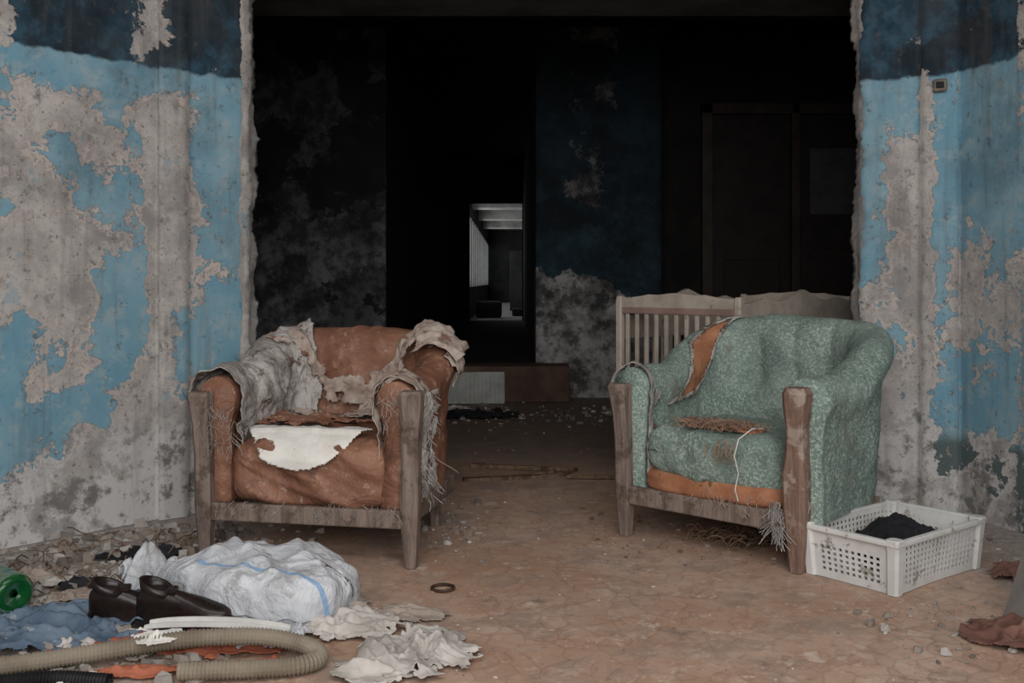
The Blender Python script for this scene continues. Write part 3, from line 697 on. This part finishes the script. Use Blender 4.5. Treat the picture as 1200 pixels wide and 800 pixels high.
def shoe(name,loc,rz,rx=0,mir=1):
    e=empty(name,loc,rz);e.rotation_euler=(math.radians(rx),0,math.radians(rz))
    st=[(-.135,.012,.055,0),(-.125,.030,.085,0),(-.09,.037,.092,0),(-.04,.034,.085,0),(.0,.037,.068,0),(.05,.045,.052,0),(.09,.045,.042,0),(.125,.034,.034,0),(.145,.012,.022,0)]
    V=[];F=[];m=14
    for (x,w_,h,z) in st:
        yo=.012*mir*math.sin((x+.13)*11)
        for k in range(m+1):
            a=math.pi*k/m;V.append((x,yo+w_*math.cos(a),.014+h*math.sin(a)**.8))
    for i in range(len(st)-1):
        for k in range(m):
            a=i*(m+1)+k;F.append((a,a+m+1,a+m+2,a+1))
    F.append(tuple(range(m+1)));F.append(tuple((len(st)-1)*(m+1)+k for k in range(m,-1,-1)))
    o=obj('upper',V,F,M_gl,True,e);md=o.modifiers.new('s','SUBSURF');md.levels=md.render_levels=1
    V=[];F=[]
    for (x,w_,h,z) in st:
        yo=.012*mir*math.sin((x+.13)*11);ww=w_+.005;lo=.0 if (x<-.04 or x>.03) else .006
        V+=[(x*1.03,yo-ww,lo),(x*1.03,yo+ww,lo),(x*1.03,yo+ww,.016),(x*1.03,yo-ww,.016)]
    for i in range(len(st)-1):
        for k in range(4):
            a=i*4+k;b=i*4+(k+1)%4;F.append((a,b,b+4,a+4))
    F.append((3,2,1,0));n_=(len(st)-1)*4;F.append((n_,n_+1,n_+2,n_+3));obj('sole',V,F,M_blackc,False,e)
    V=[];F=[]
    for k in range(24):
        a=2*math.pi*k/24
        for r_,z_ in ((1.0,.088),(1.0,.112),(.78,.112),(.7,.07)):
            V.append((-.075+.048*r_*math.cos(a),.012*mir*.6+.031*r_*math.sin(a),z_-.018*math.cos(a)))
    for k in range(24):
        for j in range(3):
            a=k*4+j;b=((k+1)%24)*4+j;F.append((a,b,b+1,a+1))
    obj('collar',V,F,M_gl,True,e)
    box('tongue',(-.045,.006*mir-.018,.085),(-.015,.006*mir+.018,.10),M_gl,e,.005)
shoe('leather_shoe',(-.95,2.88,.02),-6,12,1)
shoe('leather_shoe.001',(-1.10,2.93,.02),10,14,-1)
M_strip=simple('dirty_white_plastic',C(186,184,180),C(206,204,200),6,.5)
def tray():
    V=[];F=[];n=30
    prof=[(-.022,.004),(-.02,.016),(-.014,.017),(-.012,.006),(.012,.006),(.014,.017),(.02,.016),(.022,.004)]
    for i in range(n+1):
        u=i/n*2-1;x=.2*u;b=.025*u*u
        for (py,pz) in prof: V.append((x,py-b,pz*(1-.3*u**6)))
    m=len(prof)
    for i in range(n):
        for k in range(m):
            a=i*m+k;b_=i*m+(k+1)%m;F.append((a,b_,b_+m,a+m))
    F.append(tuple(range(m-1,-1,-1)));F.append(tuple(n*m+k for k in range(m)))
    o=obj('white_plastic_trim_strip',V,F,M_strip,False);o.location=(-.80,2.74,.055);o.rotation_euler=(.1,0,math.radians(-6))
tray()
mg=N('green_bottle_plastic',.15);mg.col(C(18,84,42));mg.b.inputs['Transmission Weight'].default_value=.35
def lathe(name,prof,mat,parent=None,n=28):
    V=[];F=[]
    for (r,x) in prof:
        for k in range(n):
            a=2*math.pi*k/n;V.append((x,r*math.cos(a),r*math.sin(a)))
    for i in range(len(prof)-1):
        for k in range(n):
            a=i*n+k;b=i*n+(k+1)%n;F.append((a,b,b+n,a+n))
    F.append(tuple(range(n)));F.append(tuple((len(prof)-1)*n+k for k in range(n-1,-1,-1)))
    return obj(name,V,F,mat,True,parent)
bt=empty('green_plastic_bottle',(-1.62,3.05,.085),-8);
bt.rotation_euler=(0,math.radians(3),math.radians(-35));bt.scale=(1.15,1.15,1.15)
lathe('bottle_body',[(.008,.158),(.02,.160),(.03,.166),(.040,.168),(.050,.160),(.053,.15),(.052,.12),(.048,.11),(.053,.10),(.053,.02),(.05,.0),(.053,-.02),(.052,-.06),(.03,-.12),(.015,-.14),(.014,-.16)],mg.m,bt)
lathe('cap',[(.017,-.155),(.017,-.178)],M_bl,bt)
def torus(name,loc,R,r,mat):
    V=[];F=[];n=40;m=8
    for i in range(n):
        for k in range(m):
            a=2*math.pi*i/n;b=2*math.pi*k/m;V.append((loc[0]+(R+r*math.cos(b))*math.cos(a),loc[1]+(R+r*math.cos(b))*math.sin(a),loc[2]+r*math.sin(b)))
    for i in range(n):
        for k in range(m):F.append((i*m+k,((i+1)%n)*m+k,((i+1)%n)*m+(k+1)%m,i*m+(k+1)%m))
    return obj(name,V,F,mat)
M_rust=simple('rusty_metal',C(50,36,28),C(84,60,44),20,.6)
torus('metal_ring',(-.225,3.24,.005),.036,.005,M_rust)
# ---------------------------------------------------------------- debris scatter
def chips(name,n,reg,smin,smax,cols,seed,flat=.25):
    r=random.Random(seed);m=N(name+'_mat',.9);a=m.attr('rnd');col=cols[0]
    for i,cc in enumerate(cols[1:]): col=m.mix(m.step(a,(i+1)/len(cols)-.01,(i+1)/len(cols)),col,cc)
    m.col(m.mix(m.math('MULTIPLY',m.noise(50,4,.6),.3),col,C(90,80,74)));m.bump(m.noise(60,4,.6),.4,.004)
    V=[];F=[];A_=[]
    for _ in range(n):
        x,y=reg(r);s=smin+(smax-smin)*r.random()**3.5;k=r.randint(4,7);h=s*flat*r.uniform(.3,2.2);b=len(V);v=r.random();ph=r.uniform(0,6)
        el=r.uniform(.3,1);tx,ty=r.uniform(-.5,.5),r.uniform(-.5,.5)
        for lv in (0,1):
            for i in range(k):
                aa=ph+2*math.pi*i/k;rr=s*r.uniform(.5,1.1)*(1-.3*lv);px=rr*math.cos(aa);py=rr*el*math.sin(aa)
                V.append((x+px,y+py,-.001+lv*(h*r.uniform(.6,1.2)+abs(px*tx+py*ty))));A_.append(v)
        for i in range(k):F.append((b+i,b+(i+1)%k,b+k+(i+1)%k,b+k+i))
        F.append(tuple(b+k+i for i in range(k)))
    return obj(name,V,F,m.m,False,None,{'rnd':A_})
GW=[C(148,142,136),C(120,113,108),C(172,167,162),C(98,90,84),C(136,126,117),C(158,150,143),C(128,112,100)]
def regL(r):
    while True:
        x=r.uniform(-1.9,-.75);y=r.uniform(2.45,4.1)
        if y> 5.80+ x*1.12: continue
        if x>-1.05 and y>3.35 and r.random()<.8: continue
        return x,y
chips('plaster_rubble',3200,regL,.003,.034,GW,5,.4)
def regN2(r):
    while True:
        x,y=r.gauss(.05,.75),2.5+r.random()**1.3*5
        if abs(x)<1.4: return x,y
chips('floor_grit',420,regN2,.0015,.008,[C(196,186,174),C(134,112,98),C(172,150,136)],6)
def regR(r):
    while True:
        x=r.uniform(1.0,2.1);y=r.uniform(2.6,4.2)
        if x<1.96-(y-4.0)*.35-.12 and not(1.0<x<1.75 and 3.1<y<3.75): return x,y
chips('wall_rubble',380,regR,.003,.022,GW,7,.4)
chips('doorway_rubble',150,lambda r:(r.gauss(-.24,.09),r.gauss(4.15,.28)),.004,.026,GW,8,.4)
chips('charred_rubble',260,lambda r:(r.uniform(-.5,.8),min(8.2,r.gauss(7.5,.4))),.004,.035,GW[:4],18,.4)
chips('brown_paint_flakes',260,lambda r:(r.uniform(.3,1.3),r.uniform(3.5,4.5)),.003,.016,[C(120,94,80),C(150,130,116),C(96,74,62)],9)
M_stick=wood('dry_stick',C(88,68,54),C(120,98,80),C(60,46,38))
r=random.Random(3)
def stick(name,p,ang,l,w,h,lift=0):
    o=box(name,(-l/2,-w/2,0),(l/2,w/2,h),M_stick,None,.002,(0,-lift,math.radians(ang)),(p[0],p[1],p[2]),jit=.004);return o
stick('broken_plank',(.05,5.3,.001),-14,.55,.03,.02);stick('broken_plank.001',(-.05,5.05,.001),12,.4,.05,.012);stick('broken_plank.002',(.45,5.05,.001),-3,.35,.03,.018)
stick('broken_plank.003',(.30,5.2,.001),60,.18,.02,.012);stick('broken_plank.004',(.12,5.16,.001),28,.26,.016,.012)
tw=[]
for i in range(70):
    x,y=(r.uniform(-1.75,-1.1),r.uniform(2.9,3.9));
    if y>5.7+x*1.12: continue
    a=r.uniform(0,6.3);p=[(x,y,.012)]
    for k in range(5):
        a+=r.uniform(-.5,.5);q=p[-1];p.append((q[0]+.03*math.cos(a),q[1]+.03*math.sin(a),r.uniform(.004,.04)))
    tw.append(p)
for i in range(70):
    x,y=(r.gauss(.85,.10),r.gauss(3.85,.08));a=r.uniform(-.8,.8);p=[(x,y,.01)]
    for k in range(5):
        a+=r.uniform(-.4,.4);q=p[-1];p.append((q[0]+.025*math.cos(a),q[1]+.02*math.sin(a),r.uniform(.004,.05)))
    tw.append(p)
threads('dry_twigs',tw,M_stick,.0024)
ra=empty('radiator_panel',(-.33,8.16,.0),3)
M_rad=simple('dusty_radiator',C(150,150,146),C(176,176,172),5,.8)
box('plate',(-.27,.0,0),(.27,.03,.26),M_rad,ra,.005)
for i in range(16): box('fin_%d'%i,(-.255+i*.034,-.015,.02),(-.24+i*.034,.005,.24),M_rad,ra,.003)
cloth('charred_rag',(-.25,7.4),.7,.4,.08,M_blackc,91,0)
cloth('pale_rag',(-.45,7.8),.3,.2,.05,M_rag,92,0)
M_slab=simple('grey_plasterboard',C(116,111,107),C(136,131,127),4,.85,30,.5,.005)
def slab():
    V=[(0,0,0),(0,-.7,0),(.24,-.8,.7),(.22,-.25,.66),(.10,-.02,.36)];T_=.045;V2=[(x+T_,y,z) for x,y,z in V]
    F=[(0,1,2,3,4),(9,8,7,6,5)]+[(i,i+5,(i+1)%5+5,(i+1)%5) for i in range(5)]
    o=obj('broken_plasterboard',V+V2,F,M_slab,False);o.location=(1.47,2.98,0)
slab()
ws=empty('wall_socket',(1.845,4.288,1.845),-28)
box('plate',(-.028,-.015,-.028),(.028,.0,.028),simple('old_socket',C(84,76,70),C(120,110,100),20),ws,.008)
box('recess',(-.016,-.02,-.014),(.016,-.012,.014),M_blackc,ws,.004)
# ---------------------------------------------------------------- light
wd=bpy.data.worlds.new('World');S.world=wd;wd.use_nodes=True
bg=wd.node_tree.nodes['Background'];bg.inputs[0].default_value=(.88,.94,1,1);bg.inputs[1].default_value=.65
def area(name,loc,rot,sx,sy,p,col=(1,1,1)):
    l=bpy.data.lights.new(name,'AREA');l.shape='RECTANGLE';l.size=sx;l.size_y=sy;l.energy=p;l.color=col
    o=bpy.data.objects.new(name,l);o.location=loc;o.rotation_euler=[math.radians(a) for a in rot];S.collection.objects.link(o);return o
area('window_daylight',(.3,-1.7,2.05),(81,0,0),4.5,1.7,160,(1,.99,.98))
area('overhead_fill',(0,1.2,3.15),(20,0,0),3.5,2.0,92,(1,.99,.98))  # added overhead fill under the closed ceiling, brightens the floor
area('gallery_daylight',(-.7,26,1.6),(0,-90,0),1.5,14,60,(.95,.98,1))
cam=bpy.data.cameras.new('cam');cam.lens=35;cam.sensor_width=36;cam.shift_y=-70/1200
co=bpy.data.objects.new('cam',cam);co.location=(0,0,1);co.rotation_euler=(math.pi/2,0,0);S.collection.objects.link(co);S.camera=co
